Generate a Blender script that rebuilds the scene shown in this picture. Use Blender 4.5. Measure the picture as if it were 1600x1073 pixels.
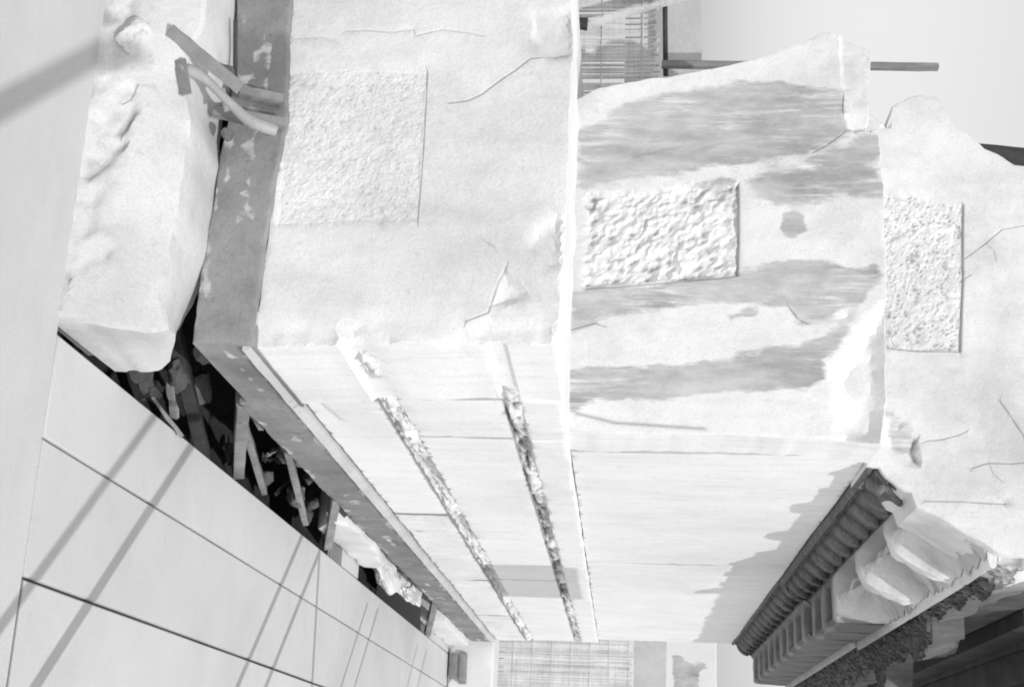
import bpy, bmesh, math, random
import numpy as np
from mathutils import Vector, Matrix, noise
from mathutils.geometry import delaunay_2d_cdt

for o in list(bpy.data.objects):
    bpy.data.objects.remove(o, do_unlink=True)
SC = bpy.context.scene
COL = SC.collection
random.seed(7)

# ---------------------------------------------------------------- camera
# x = out of the long wall face, y = along the wall, z = up; the camera is held on its side
cam_d = bpy.data.cameras.new('camera')
cam_d.sensor_width = 36.0
cam_d.lens = 48.6
cam_d.clip_start = 0.05
cam_d.clip_end = 3000
CAM = bpy.data.objects.new('camera', cam_d)
COL.objects.link(CAM)
_r = Vector((-0.03722332, 0.0746422, 0.99651541))
_u = Vector((-0.95090484, -0.30923663, -0.01235679))
_b = Vector((0.30723673, -0.94805129, 0.08248845))
CAM.matrix_world = Matrix(((_r.x, _u.x, _b.x, 0.0), (_r.y, _u.y, _b.y, 0.0), (_r.z, _u.z, _b.z, 1.6), (0, 0, 0, 1)))
SC.camera = CAM

# ---------------------------------------------------------------- sky, sun, exposure
SUN_EL = math.radians(44)
TO_SUN = Vector((0.652 * math.cos(SUN_EL), -0.758 * math.cos(SUN_EL), math.sin(SUN_EL)))
W = bpy.data.worlds.new('World')
SC.world = W
W.use_nodes = True
wn, wl = W.node_tree.nodes, W.node_tree.links
wn.clear()
sky = wn.new('ShaderNodeTexSky')
sky.sky_type = 'NISHITA'
sky.sun_disc = False
sky.sun_elevation = SUN_EL
sky.sun_rotation = math.atan2(0.652, -0.758)
sky.air_density = 4.0
sky.dust_density = 1.0
sky.ozone_density = 1.0
bw = wn.new('ShaderNodeRGBToBW')
bg = wn.new('ShaderNodeBackground')
bg.inputs['Strength'].default_value = 0.12
wo = wn.new('ShaderNodeOutputWorld')
wl.new(sky.outputs[0], bw.inputs[0]); wl.new(bw.outputs[0], bg.inputs['Color']); wl.new(bg.outputs[0], wo.inputs[0])
sun_d = bpy.data.lights.new('sun', 'SUN')
sun_d.energy = 2.0
sun_d.angle = math.radians(0.5)
SUN = bpy.data.objects.new('sun', sun_d)
COL.objects.link(SUN)
SUN.rotation_euler = TO_SUN.to_track_quat('Z', 'Y').to_euler()
SUN.location = TO_SUN * 30
SC.view_settings.view_transform = 'Standard'
SC.view_settings.look = 'None'
SC.view_settings.gamma = 1.0
SC.view_settings.use_curve_mapping = False
SC.view_settings.exposure = 0.16
SC.cycles.pixel_filter_type = 'BLACKMAN_HARRIS'
SC.cycles.filter_width = 1.9
SC.cycles.max_bounces = 6
SC.cycles.diffuse_bounces = 4
SC.cycles.glossy_bounces = 2

# ---------------------------------------------------------------- materials (black and white place: all greys)
MATS = {}

def g(v):
    return (v, v, v, 1.0)

def stone_mat(name, light=0.8, dark=0.66, stain_shade=0.4, rough=0.75, scale=3.0, bump=0.25, fine=70.0, grime=0.25, streak=(1, 1, 1), streak_amt=0.0, crisp=0.09, snoise=1.0, scratch=0.0, stained=False, mott=0.0, objvar=0.0, grain=0.10):
    """grey stone; vertex attribute 'stain' (edges roughened by noise) and 'dirt' darken it: wear, and shade painted on the cornice."""
    m = bpy.data.materials.new(name)
    m.use_nodes = True
    n, l = m.node_tree.nodes, m.node_tree.links
    n.clear()
    out = n.new('ShaderNodeOutputMaterial')
    bs = n.new('ShaderNodeBsdfPrincipled')
    bs.inputs['Roughness'].default_value = rough
    bs.inputs['Specular IOR Level'].default_value = 0.25
    l.new(bs.outputs[0], out.inputs[0])
    tc = n.new('ShaderNodeTexCoord')
    def nz(sc, det=4, ro=0.6, vec=None):
        t = n.new('ShaderNodeTexNoise')
        t.inputs['Scale'].default_value = sc
        t.inputs['Detail'].default_value = det
        t.inputs['Roughness'].default_value = ro
        l.new(vec if vec else tc.outputs['Object'], t.inputs['Vector'])
        return t.outputs['Fac']
    def mix(f, a, b):
        x = n.new('ShaderNodeMix')
        x.data_type = 'FLOAT'
        for i, v in ((0, f), (2, a), (3, b)):
            if isinstance(v, (int, float)):
                x.inputs[i].default_value = v
            else:
                l.new(v, x.inputs[i])
        return x.outputs[0]
    def rng(v, a, b, c=0.0, d=1.0):
        x = n.new('ShaderNodeMapRange')
        x.inputs[1].default_value, x.inputs[2].default_value, x.inputs[3].default_value, x.inputs[4].default_value = a, b, c, d
        l.new(v, x.inputs[0])
        return x.outputs[0]
    def math_(op, a, b):
        x = n.new('ShaderNodeMath'); x.operation = op
        for i, v in ((0, a), (1, b)):
            if isinstance(v, (int, float)): x.inputs[i].default_value = v
            else: l.new(v, x.inputs[i])
        return x.outputs[0]
    base = mix(rng(nz(scale), 0.35, 0.65), light, dark)
    # sparse pits and grime specks
    sp = rng(nz(scale * 11, 3, 0.55), 0.60, 0.74)
    spm = math_('MULTIPLY', sp, grime)
    base = mix(spm, base, dark * 0.55)
    if streak_amt > 0:
        mp = n.new('ShaderNodeMapping')
        mp.inputs['Scale'].default_value = streak
        l.new(tc.outputs['Object'], mp.inputs['Vector'])
        st = rng(nz(4.0, 7, 0.62, mp.outputs[0]), 0.50, 0.68)
        base = mix(math_('MULTIPLY', st, streak_amt), base, dark * 0.7)
    if mott > 0:
        # broad weathering clouds and faint vertical runs
        mo = rng(nz(0.9 * scale, 5, 0.68), 0.46, 0.66)
        base = mix(math_('MULTIPLY', mo, mott), base, dark * 0.62)
        fsp = rng(nz(55.0, 2, 0.5), 0.58, 0.70)
        base = mix(math_('MULTIPLY', fsp, mott * 0.3), base, dark * 0.6)
    if grain > 0:
        base = math_('MULTIPLY', base, rng(nz(150.0, 2, 0.7), 0.3, 0.7, 1.0 - grain, 1.0 + grain * 0.6))
    if objvar > 0:
        oi = n.new('ShaderNodeObjectInfo')
        base = math_('MULTIPLY', base, rng(oi.outputs['Random'], 0.0, 1.0, 1.0 - objvar, 1.0 + objvar * 0.4))
    if stained:
        at = n.new('ShaderNodeAttribute'); at.attribute_name = 'stain_shade'
        mp3 = n.new('ShaderNodeMapping')
        mp3.inputs['Scale'].default_value = (1.0, 1.0, 0.32)
        l.new(tc.outputs['Object'], mp3.inputs['Vector'])
        ns = math_('MULTIPLY', math_('SUBTRACT', nz(13.0, 6, 0.68, mp3.outputs[0]), 0.5), 1.35 * snoise)
        sv = math_('ADD', at.outputs['Fac'], ns)
        smask = math_('MULTIPLY', rng(sv, 0.5 - crisp, 0.5 + crisp), rng(at.outputs['Fac'], 0.02, 0.2))
        stv = mix(rng(nz(7.0, 5, 0.7, mp3.outputs[0]), 0.35, 0.65), stain_shade * 0.74, stain_shade * 1.34)
        if scratch > 0:
            mp2 = n.new('ShaderNodeMapping')
            mp2.inputs['Scale'].default_value = (15.0, 3.0, 1.2)
            mp2.inputs['Rotation'].default_value = (0.0, 0.18, 0.0)
            l.new(tc.outputs['Object'], mp2.inputs['Vector'])
            scr_ = math_('MULTIPLY', rng(nz(3.0, 5, 0.75, mp2.outputs[0]), 0.50, 0.68), rng(nz(2.4, 2), 0.40, 0.56))
            stv = mix(math_('MULTIPLY', scr_, scratch), stv, light)
        base = mix(smask, base, stv)
    ad = n.new('ShaderNodeAttribute'); ad.attribute_name = 'dirt_shade'
    base = mix(ad.outputs['Fac'], base, 0.05)
    cb = n.new('ShaderNodeCombineColor')
    for i in range(3):
        l.new(base, cb.inputs[i])
    l.new(cb.outputs[0], bs.inputs['Base Color'])
    bp = n.new('ShaderNodeBump')
    bp.inputs['Strength'].default_value = bump
    bp.inputs['Distance'].default_value = 0.01
    h = math_('ADD', math_('MULTIPLY', nz(fine, 5, 0.65), 0.5), nz(fine * 0.2, 4, 0.6))
    l.new(h, bp.inputs['Height'])
    l.new(bp.outputs[0], bs.inputs['Normal'])
    MATS[name] = m
    return m

marble = stone_mat('weathered_marble', 0.81, 0.73, stain_shade=0.43, grime=0.22, scale=2.2, streak=(3.0, 1, 0.7), streak_amt=0.22, scratch=0.85, bump=0.4, stained=True, mott=0.42)
marble_long = stone_mat('streaked_marble', 0.92, 0.86, stain_shade=0.45, grime=0.18, scale=1.6, streak=(1.0, 5.0, 0.5), streak_amt=0.26, bump=0.35, mott=0.20, objvar=0.03)
pitted = stone_mat('pitted_marble', 0.90, 0.80, stain_shade=0.42, grime=0.7, scale=2.6, bump=0.5, streak=(1, 6, 1), streak_amt=0.3, mott=0.3, objvar=0.04)
fresh = stone_mat('fresh_broken_marble', 0.80, 0.73, stain_shade=0.5, grime=0.15, scale=3.0, bump=0.5, fine=45, stained=True, mott=0.25)
plinth_mat = stone_mat('dark_grey_limestone', 0.33, 0.25, stain_shade=0.47, rough=0.8, scale=3.0, bump=0.35, grime=0.5, streak=(3, 1, 12), streak_amt=0.25, crisp=0.06, stained=True, mott=0.65, objvar=0.12)
paving_mat = stone_mat('pale_paving', 0.64, 0.61, stain_shade=0.35, rough=0.8, scale=1.3, bump=0.10, fine=50, grime=0.10, mott=0.22, objvar=0.06)
near_paving = stone_mat('pale_floor', 0.64, 0.58, stain_shade=0.35, rough=0.8, scale=0.9, bump=0.10, fine=40, grime=0.08, streak=(0.6, 5, 1), streak_amt=0.1, mott=0.14)
crust_shade = stone_mat('sooty_shaded_marble', 0.82, 0.70, stain_shade=0.085, rough=0.85, scale=4.0, bump=0.5, grime=0.3, crisp=0.55, snoise=0.35, stained=True, mott=0.3)  # dark value carries black crust and painted shade under the cornice
rubble_mat = stone_mat('rubble_stone', 0.17, 0.08, stain_shade=0.4, rough=0.9, scale=6.0, bump=0.8, grime=0.6)
soil_mat = stone_mat('dark_earth', 0.05, 0.03, stain_shade=0.1, rough=1.0, scale=8.0, bump=0.9, grime=0.4)
iron_mat = stone_mat('dull_iron', 0.30, 0.22, stain_shade=0.5, rough=0.55, scale=9.0, bump=0.2, grime=0.4)
lead_mat = stone_mat('pale_lead', 0.42, 0.34, stain_shade=0.5, rough=0.5, scale=9.0, bump=0.1, grime=0.2)
wood_mat = stone_mat('bare_timber', 0.34, 0.20, stain_shade=0.5, rough=0.8, scale=4.0, bump=0.3, grime=0.4, streak=(6, 6, 0.5), streak_amt=0.5)
wood_dark = stone_mat('dark_timber', 0.075, 0.045, stain_shade=0.3, rough=0.85, scale=4.0, bump=0.3, grime=0.4, streak=(6, 6, 0.5), streak_amt=0.4)
reed_mat = stone_mat('dry_reed', 0.80, 0.60, stain_shade=0.3, rough=0.8, scale=5.0, bump=0.2, grime=0.5, streak=(0.5, 3, 14), streak_amt=0.5)
cloth_mat = stone_mat('grey_sacking', 0.60, 0.54, stain_shade=0.3, rough=0.95, scale=6.0, bump=0.5, fine=120, grime=0.3)
plaster_mat = stone_mat('pale_plaster', 0.78, 0.72, stain_shade=0.42, rough=0.9, scale=2.0, bump=0.1, grime=0.1, stained=True)

# ---------------------------------------------------------------- helpers
def props(o, label=None, cat=None, group=None, kind=None):
    if label: o['label'] = label
    if cat: o['category'] = cat
    if group: o['group'] = group
    if kind: o['kind'] = kind
    return o

def empty(name, loc, label, cat, group=None):
    o = bpy.data.objects.new(name, None)
    o.empty_display_size = 0.1
    o.location = loc
    COL.objects.link(o)
    return props(o, label, cat, group)

def base_of(o):
    v = Vector((0, 0, 0))
    while o is not None:
        v = v + o.location
        o = o.parent
    return v

def link_mesh(name, me, mat, parent=None, sharp=40.0):
    """mesh data is given in world metres; a child keeps its place under its parent."""
    me.shade_smooth()
    me.set_sharp_from_angle(angle=math.radians(sharp))
    if mat: me.materials.append(mat)
    o = bpy.data.objects.new(name, me)
    if parent is not None:
        off = base_of(parent)
        me.transform(Matrix.Translation(-off))
        o.parent = parent
    COL.objects.link(o)
    return o

def pydata(name, V, F, mat, parent=None, sharp=40.0, stain_shade=None, dirt_shade=None):
    me = bpy.data.meshes.new(name)
    me.from_pydata([tuple(v) for v in V], [], F)
    for nm, arr in (('stain_shade', stain_shade), ('dirt_shade', dirt_shade)):
        if arr is not None:
            a = me.attributes.new(nm, 'FLOAT', 'POINT')
            a.data.foreach_set('value', [float(x) for x in arr])
    me.update()
    return link_mesh(name, me, mat, parent, sharp)

def fb(x, y, z, sc=1.0, oct=4):
    return noise.fractal(Vector((x * sc, y * sc, z * sc)), 0.9, 2.0, oct)

def n1(x, y, z, sc=1.0):
    return noise.noise(Vector((x * sc, y * sc, z * sc)))

def inside(P, poly):
    x, y = P[:, 0], P[:, 1]
    r = np.zeros(len(P), bool)
    k = len(poly)
    for i in range(k):
        x0, y0 = poly[i]; x1, y1 = poly[(i + 1) % k]
        if y0 == y1: continue
        c = ((y0 > y) != (y1 > y)) & (x < (x1 - x0) * (y - y0) / (y1 - y0) + x0)
        r ^= c
    return r

def dist_line(P, pts, closed):
    d = np.full(len(P), 1e9)
    k = len(pts)
    for i in range(k if closed else k - 1):
        a = np.array(pts[i], float); b = np.array(pts[(i + 1) % k], float)
        ab = b - a
        L = max(1e-12, float(ab @ ab))
        t = np.clip(((P - a) @ ab) / L, 0, 1)
        q = P - (a + t[:, None] * ab)
        d = np.minimum(d, np.sqrt((q * q).sum(1)))
    return d

def sdist(P, poly):
    d = dist_line(P, poly, True)
    return np.where(inside(P, poly), d, -d)

def grid_pts(poly, s, rnd):
    a = np.array(poly); lo = a.min(0); hi = a.max(0)
    xs = np.arange(lo[0] + s / 2, hi[0], s); ys = np.arange(lo[1] + s / 2, hi[1], s * 0.866)
    G = []
    for j, y in enumerate(ys):
        xx = xs + (s / 2 if j % 2 else 0)
        G.append(np.stack([xx, np.full(len(xx), y)], 1))
    if not G: return np.zeros((0, 2))
    G = np.concatenate(G) + rnd.uniform(-0.22 * s, 0.22 * s, (sum(map(len, G)), 2))
    return G[inside(G, poly)]

def stone(name, plane, pos, outline, depth, mat, parent=None, spacing=0.05, jit=0.006, edge=0.015, rough=0.003, rsc=5.0,
          panels=(), cracks=(), facets=(), stains=(), refine=(), extra=None, seed=1, sharp=50.0, steps=3, pits=(), edge_dirt=0.0, side_mat=None, pit_dark=0.8, tones=()):
    """A block with one modelled face. plane 'Y': face looks to -y, outline is (x, z); plane 'X': face looks to +x, outline is (y, z).
    panels: (polygon, depth, roughness, noise scale, spacing) recessed picked fields; cracks: (polyline, width, depth);
    facets: (polygon, depth, fade) broken hollows; stains: (polygon, fade)."""
    rnd = np.random.RandomState(seed)
    # outline resampled and roughened
    pts = []
    k = len(outline)
    for i in range(k):
        a = np.array(outline[i]); b = np.array(outline[(i + 1) % k])
        L = np.linalg.norm(b - a); nseg = max(1, int(round(L / spacing)))
        nrm = np.array([-(b - a)[1], (b - a)[0]]) / max(L, 1e-9)
        for j in range(nseg):
            p = a + (b - a) * j / nseg
            w = n1(p[0] + seed * 3.1, p[1], pos, 7.0) + 0.6 * n1(p[0], p[1] + seed, pos, 21.0)
            pts.append(p + nrm * jit * w)
    B = np.array(pts)
    def wob(poly, amp=0.007, step=0.03):
        o_ = []
        for i_ in range(len(poly)):
            a_ = np.array(poly[i_], float); b_ = np.array(poly[(i_ + 1) % len(poly)], float)
            k_ = max(1, int(np.linalg.norm(b_ - a_) / step))
            for j_ in range(k_):
                p_ = a_ + (b_ - a_) * j_ / k_
                o_.append((p_[0] + amp * n1(p_[0], p_[1], seed, 19.0) + amp * 0.7 * n1(p_[0], p_[1], seed + 4, 47.0), p_[1] + amp * n1(p_[0], p_[1], seed + 9, 19.0)))
        return np.array(o_)
    panels = [(wob(p[0]),) + tuple(p[1:]) for p in panels]
    facets = [(wob(p[0], 0.012),) + tuple(p[1:]) for p in facets]
    fields = [(np.array(p[0]), p[4]) for p in panels] + [(np.array(q), s) for q, s in refine]
    G = grid_pts(B, spacing, rnd)
    if len(G):
        G = G[dist_line(G, B, True) > spacing * 0.45]
        if edge > 0:
            pass
    for q, s in fields:
        m = sdist(G, q) < -s * 0.4
        G = G[m]
        H = grid_pts(q, s, rnd)
        H = H[inside(H, B)]
        H = H[dist_line(H, B, True) > s * 0.5]
        G = np.concatenate([G, H])
    for pl, wd, dp in cracks:
        C = []
        for i in range(len(pl) - 1):
            a = np.array(pl[i], float); b = np.array(pl[i + 1], float)
            L = np.linalg.norm(b - a); nrm = np.array([-(b - a)[1], (b - a)[0]]) / L
            for t in np.arange(0, 1, min(1.0, wd * 0.8 / L)):
                for o in (-1.5, -0.6, 0.0, 0.6, 1.5):
                    C.append(a + (b - a) * t + nrm * wd * o)
        C = np.array(C)
        C = C[inside(C, B)]
        if len(C):
            C = C[dist_line(C, B, True) > wd]
        if len(C):
            G = G[dist_line(G, pl, False) > wd * 2.2]
            G = np.concatenate([G, C])
    # rings near the edge so that its rounding shows
    if edge > 0.004:
        cen = B.mean(0)
        R = []
        nb = len(B)
        area = 0.5 * sum(B[i][0] * B[(i + 1) % nb][1] - B[(i + 1) % nb][0] * B[i][1] for i in range(nb))
        for i in range(nb):
            tdir = B[(i + 1) % nb] - B[i - 1]
            nn = np.array([-tdir[1], tdir[0]]); nn /= max(1e-9, np.linalg.norm(nn))
            if area < 0: nn = -nn
            for fr in (0.3, 1.0):
                R.append(B[i] + nn * edge * fr)
        R = np.array(R)
        R = R[inside(R, B)]
        if len(R):
            dd = dist_line(R, B, True)
            R = R[dd > edge * 0.25]
            G = np.concatenate([G[dist_line(G, B, True) > edge * 1.15], R])
    allp = np.concatenate([B, G])
    vin = [Vector((float(p[0]), float(p[1]))) for p in allp]
    res = delaunay_2d_cdt(vin, [], [list(range(len(B)))], 1, 1e-6)
    V2 = np.array([(v.x, v.y) for v in res[0]])
    F = [list(f) for f in res[2]]
    # relief
    N = len(V2)
    off = np.zeros(N)
    for i in range(N):
        a, b = V2[i]
        off[i] = rough * (1.4 * n1(a + seed, b, pos, rsc * 0.35) + 0.8 * n1(a, b + seed, pos, rsc) + 0.35 * n1(a, b, pos + seed, rsc * 4))
    dirt_shade = np.zeros(N); st = np.zeros(N)
    for q, dp, ro, sc, s in panels:
        d = sdist(V2, q)
        idx = np.where(d > -s)[0]
        for i in idx:
            a, b = V2[i]
            f = min(1.0, max(0.0, (d[i] + s * 0.5) / (s * 1.5)))
            ra, rb = (a + b) * 0.8 + 0.01 * n1(a, b, 3, 30), (a - b) * 0.5
            vd = noise.voronoi(Vector((ra * sc * 0.55, rb * sc * 0.55, pos + seed)))[0]
            w = 1.5 * (vd[0] - 0.42) + 0.7 * n1(ra + 3, rb, pos, sc * 1.3) + 0.9 * n1(a, b + 7, pos, sc * 0.22)
            off[i] += f * (-dp + ro * w)
            if w < -0.25: dirt_shade[i] = max(dirt_shade[i], f * min(0.45, (-0.25 - w) * pit_dark))  # low points of the picked field drawn darker
    for q, dp, fade in facets:
        d = sdist(V2, q)
        for i in np.where(d > 0)[0]:
            a, b = V2[i]
            f = min(1.0, d[i] / (fade * 0.45))
            off[i] -= 0.7 * dp * f * (1 + 0.5 * n1(a, b, seed, 7.0)) + f * 0.011 * (noise.voronoi(Vector((a * 20, b * 20, seed)))[0][0] - 0.4)
    for pl, wd, dp in cracks:
        d = dist_line(V2, pl, False)
        e = np.exp(-(d / wd) ** 2)
        off -= dp * e
        dirt_shade = np.maximum(dirt_shade, 0.55 * e * min(1.0, dp / 0.008))
    for q, fade in stains:
        d = sdist(V2, q)
        st = np.maximum(st, np.clip(0.5 + 0.5 * d / fade, 0, 1))
    for (pa, pb), r, dp in pits:
        e = np.exp(-(np.hypot(V2[:, 0] - pa, V2[:, 1] - pb) / r) ** 2)
        off -= dp * e
        dirt_shade = np.maximum(dirt_shade, 0.9 * e)
    for q, v in tones:
        e = sdist(V2, q)
        for i in np.where(e > -0.06)[0]:
            k_ = 0.5 + (e[i] + 0.03 * fb(V2[i][0], V2[i][1], 2, 9.0, 3)) / 0.03
            dirt_shade[i] = max(dirt_shade[i], v * max(0.0, min(1.0, k_)) * (0.8 + 0.5 * n1(V2[i][0], V2[i][1], 1, 25.0)))
    if extra is not None:
        for i in range(N):
            do, dd, ds = extra(V2[i][0], V2[i][1])
            off[i] += do; dirt_shade[i] = max(dirt_shade[i], dd); st[i] = max(st[i], ds)
    if edge > 0:
        db = dist_line(V2, B, True)
        er = np.full(N, edge)
        for i in np.where(db < edge * 1.4)[0]:
            er[i] = edge * (0.40 + 1.5 * max(0.0, n1(V2[i][0], V2[i][1], seed * 1.7, 8.0)) + 0.25 * n1(V2[i][0], V2[i][1], seed, 31.0))
        er = np.maximum(er, edge * 0.2)
        q = 1 - np.minimum(db, er) / er
        off -= er * (1 - np.sqrt(np.maximum(0, 1 - q * q)))
    if edge_dirt > 0:
        db = dist_line(V2, B, True)
        dirt_shade = np.maximum(dirt_shade, edge_dirt * np.clip(1 - db / max(0.006, edge * 0.5), 0, 1))
    me = bpy.data.meshes.new(name)
    bm = bmesh.new()
    ls = bm.verts.layers.float.new('stain_shade'); ld = bm.verts.layers.float.new('dirt_shade')
    bv = []
    for i in range(N):
        a, b = V2[i]
        co = (a, pos - off[i], b) if plane == 'Y' else (pos + off[i], a, b)
        v = bm.verts.new(co)
        v[ls] = st[i]; v[ld] = dirt_shade[i]
        bv.append(v)
    for f in F:
        try: bm.faces.new([bv[i] for i in f])
        except ValueError: pass
    edges = [e for e in bm.edges if len(e.link_faces) == 1]
    back = Vector((0, 1, 0)) if plane == 'Y' else Vector((-1, 0, 0))
    for s in range(steps):
        r = bmesh.ops.extrude_edge_only(bm, edges=edges)
        nv = [x for x in r['geom'] if isinstance(x, bmesh.types.BMVert)]
        step = depth / steps
        for v in nv:
            c = v.co
            j = 0.35 * jit
            v.co = c + back * step * (1 if s else 1) + Vector((n1(c.x, c.y + s, c.z, 9), n1(c.x + 5, c.y, c.z, 9), n1(c.x, c.y, c.z + 9, 9))) * j
        edges = [x for x in r['geom'] if isinstance(x, bmesh.types.BMEdge) and len(x.link_faces) == 1]
    try:
        bmesh.ops.contextual_create(bm, geom=edges)
    except Exception:
        pass
    bmesh.ops.recalc_face_normals(bm, faces=bm.faces[:])
    if side_mat is not None:
        bm.normal_update()
        for f in bm.faces:
            if abs(f.normal.dot(back)) < 0.5: f.material_index = 1
    bm.to_mesh(me)
    bm.free()
    o = link_mesh(name, me, mat, parent, sharp)
    if side_mat is not None: me.materials.append(side_mat)
    return o

def rect(x0, x1, y0, y1):
    return [(x0, y0), (x1, y0), (x1, y1), (x0, y1)]

def box_mesh(lo, hi, bev=0.006):
    bm = bmesh.new()
    bmesh.ops.create_cube(bm, size=1.0)
    for v in bm.verts:
        v.co = Vector([lo[i] + (v.co[i] + 0.5) * (hi[i] - lo[i]) for i in range(3)])
    if bev > 0:
        bmesh.ops.bevel(bm, geom=bm.edges[:], offset=bev, segments=2, affect='EDGES', profile=0.5)
    me = bpy.data.meshes.new('box')
    bm.to_mesh(me); bm.free()
    return me

def box(name, lo, hi, mat, parent=None, bev=0.006):
    me = box_mesh(lo, hi, bev)
    me.name = name
    return link_mesh(name, me, mat, parent)

def beam(name, p0, p1, w, t, mat, parent=None, roll=0.0, bev=0.004, segs=8, wob=0.004, seed=1):
    """squared timber / bar between two points with slightly uneven sides."""
    p0 = Vector(p0); p1 = Vector(p1)
    ax = (p1 - p0); L = ax.length; ax.normalize()
    ref = Vector((0, 0, 1)) if abs(ax.z) < 0.9 else Vector((1, 0, 0))
    s = ax.cross(ref).normalized(); q = s.cross(ax).normalized()
    s, q = s * math.cos(roll) + q * math.sin(roll), q * math.cos(roll) - s * math.sin(roll)
    V, F = [], []
    cs = [(-1, -0.86), (-0.86, -1), (0.86, -1), (1, -0.86), (1, 0.86), (0.86, 1), (-0.86, 1), (-1, 0.86)]
    for i in range(segs + 1):
        c = p0 + ax * L * i / segs
        for k, (a, b) in enumerate(cs):
            j = wob * n1(i * 0.7 + seed * 5, k * 0.9, seed, 1.0)
            V.append(c + s * a * (w / 2 + j) + q * b * (t / 2 + j))
    for i in range(segs):
        for k in range(8):
            F.append((i * 8 + k, i * 8 + (k + 1) % 8, (i + 1) * 8 + (k + 1) % 8, (i + 1) * 8 + k))
    F.append(tuple(range(7, -1, -1))); F.append(tuple(segs * 8 + k for k in range(8)))
    return pydata(name, V, F, mat, parent, 35)

def tube(name, pts, r, mat, parent=None, seg=12, caps=True, rr=None, smooth_pts=True):
    P = [Vector(p) for p in pts]
    if smooth_pts and len(P) > 2:
        Q = []
        for i in range(len(P) - 1):
            a = P[max(i - 1, 0)]; b = P[i]; c = P[i + 1]; d = P[min(i + 2, len(P) - 1)]
            for k in range(6):
                t = k / 6
                Q.append(0.5 * ((2 * b) + (c - a) * t + (2 * a - 5 * b + 4 * c - d) * t * t + (3 * b - a - 3 * c + d) * t ** 3))
        Q.append(P[-1]); P = Q
    V, F = [], []
    up = Vector((0.3, 0.2, 0.93)).normalized()
    for i, p in enumerate(P):
        t = (P[min(i + 1, len(P) - 1)] - P[max(i - 1, 0)]).normalized()
        s = t.cross(up).normalized(); q = s.cross(t)
        rad = rr(i / (len(P) - 1)) if rr else r
        for k in range(seg):
            a = 2 * math.pi * k / seg
            V.append(p + (s * math.cos(a) + q * math.sin(a)) * rad)
    for i in range(len(P) - 1):
        for k in range(seg):
            F.append((i * seg + k, i * seg + (k + 1) % seg, (i + 1) * seg + (k + 1) % seg, (i + 1) * seg + k))
    if caps:
        F.append(tuple(range(seg - 1, -1, -1))); F.append(tuple((len(P) - 1) * seg + k for k in range(seg)))
    return pydata(name, V, F, mat, parent, 45)

def rock(name, c, size, mat, parent=None, seed=1, sub=3, ang=0.35):
    bm = bmesh.new()
    bmesh.ops.create_icosphere(bm, subdivisions=sub, radius=1.0)
    rnd = random.Random(seed)
    planes = [(Vector((rnd.gauss(0, 1), rnd.gauss(0, 1), rnd.gauss(0, 1))).normalized(), rnd.uniform(0.45, 0.85)) for _ in range(12)]
    for v in bm.verts:
        d = v.co.normalized(); r = 1.1
        for pn, pd in planes:
            k = d.dot(pn)
            if k > 1e-3: r = min(r, pd / k)
        r *= 1 + 0.16 * fb(d.x + seed, d.y, d.z, 3.0, 4)
        v.co = Vector((d.x * r * size[0] + c[0], d.y * r * size[1] + c[1], d.z * r * size[2] + c[2]))
    me = bpy.data.meshes.new(name)
    bm.to_mesh(me); bm.free()
    return link_mesh(name, me, mat, parent, 28)

# ================================================================ the setting
FACE = -1.30      # long face of the architrave
END = 12.80       # far end of the entablature

ground = bpy.data.objects.new('ground', None)
# a great pale sheet with two openings along the wall, then the slabs lying on it
def ground_sheet():
    xs = [-400, -3.4, -1.10, 400]
    ys = [-400, 3.60, 7.78, 8.32, 11.62, 400]
    V, F = [], []
    for y in ys:
        for x in xs:
            V.append((x, y, -0.085))
    for j in range(5):
        for i in range(3):
            if i == 1 and j in (1, 3): continue
            a = j * 4 + i
            F.append((a, a + 1, a + 5, a + 4))
    return pydata('ground', V, F, near_paving)
bpy.data.objects.remove(ground)
ground = props(ground_sheet(), kind='structure')

def slab(x0, x1, y0, y1, mat, top=0.0, seed=1, rim=0.35):
    x1b = x1
    outline = [(x0, y0), (x1, y0), (x1b, y1), (x0, y1)]
    bm = bmesh.new()
    nx = max(2, int((x1 - x0) / 0.25)); ny = max(2, int((y1 - y0) / 0.4))
    V, F = [], []
    xsv = [x0, x0 + 0.006] + [x0 + (x1 - x0) * i / nx for i in range(1, nx)] + [x1 - 0.006, x1]
    ysv = [y0, y0 + 0.006] + [y0 + (y1 - y0) * i / ny for i in range(1, ny)] + [y1 - 0.006, y1]
    nX, nY = len(xsv), len(ysv)
    bm.free()
    for j, y in enumerate(ysv):
        for i, x in enumerate(xsv):
            e = (i in (0, nX - 1)) or (j in (0, nY - 1))
            jx = 0.002 * n1(x, y, seed, 3.0) if e else 0
            V.append((x + jx, y + jx, top - (0.006 if e else 0.0) + 0.0015 * n1(x, y, seed, 1.3)))
    for j in range(nY - 1):
        for i in range(nX - 1):
            a = j * nX + i
            F.append((a, a + 1, a + nX + 1, a + nX))
    ring = [i for i in range(nX)] + [j * nX + nX - 1 for j in range(1, nY)] + [(nY - 1) * nX + i for i in range(nX - 2, -1, -1)] + [j * nX for j in range(nY - 2, 0, -1)]
    b0 = len(V)
    for r in ring:
        V.append((V[r][0], V[r][1], top - 0.08))
    m = len(ring)
    for i in range(m):
        F.append((ring[i], b0 + i, b0 + (i + 1) % m, ring[(i + 1) % m]))
    rimset = set(ring)
    o = pydata('paving_slab', V, F, mat, ground, 30, None, [rim if (i in rimset or i >= b0) else 0.0 for i in range(len(V))])
    return o

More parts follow.
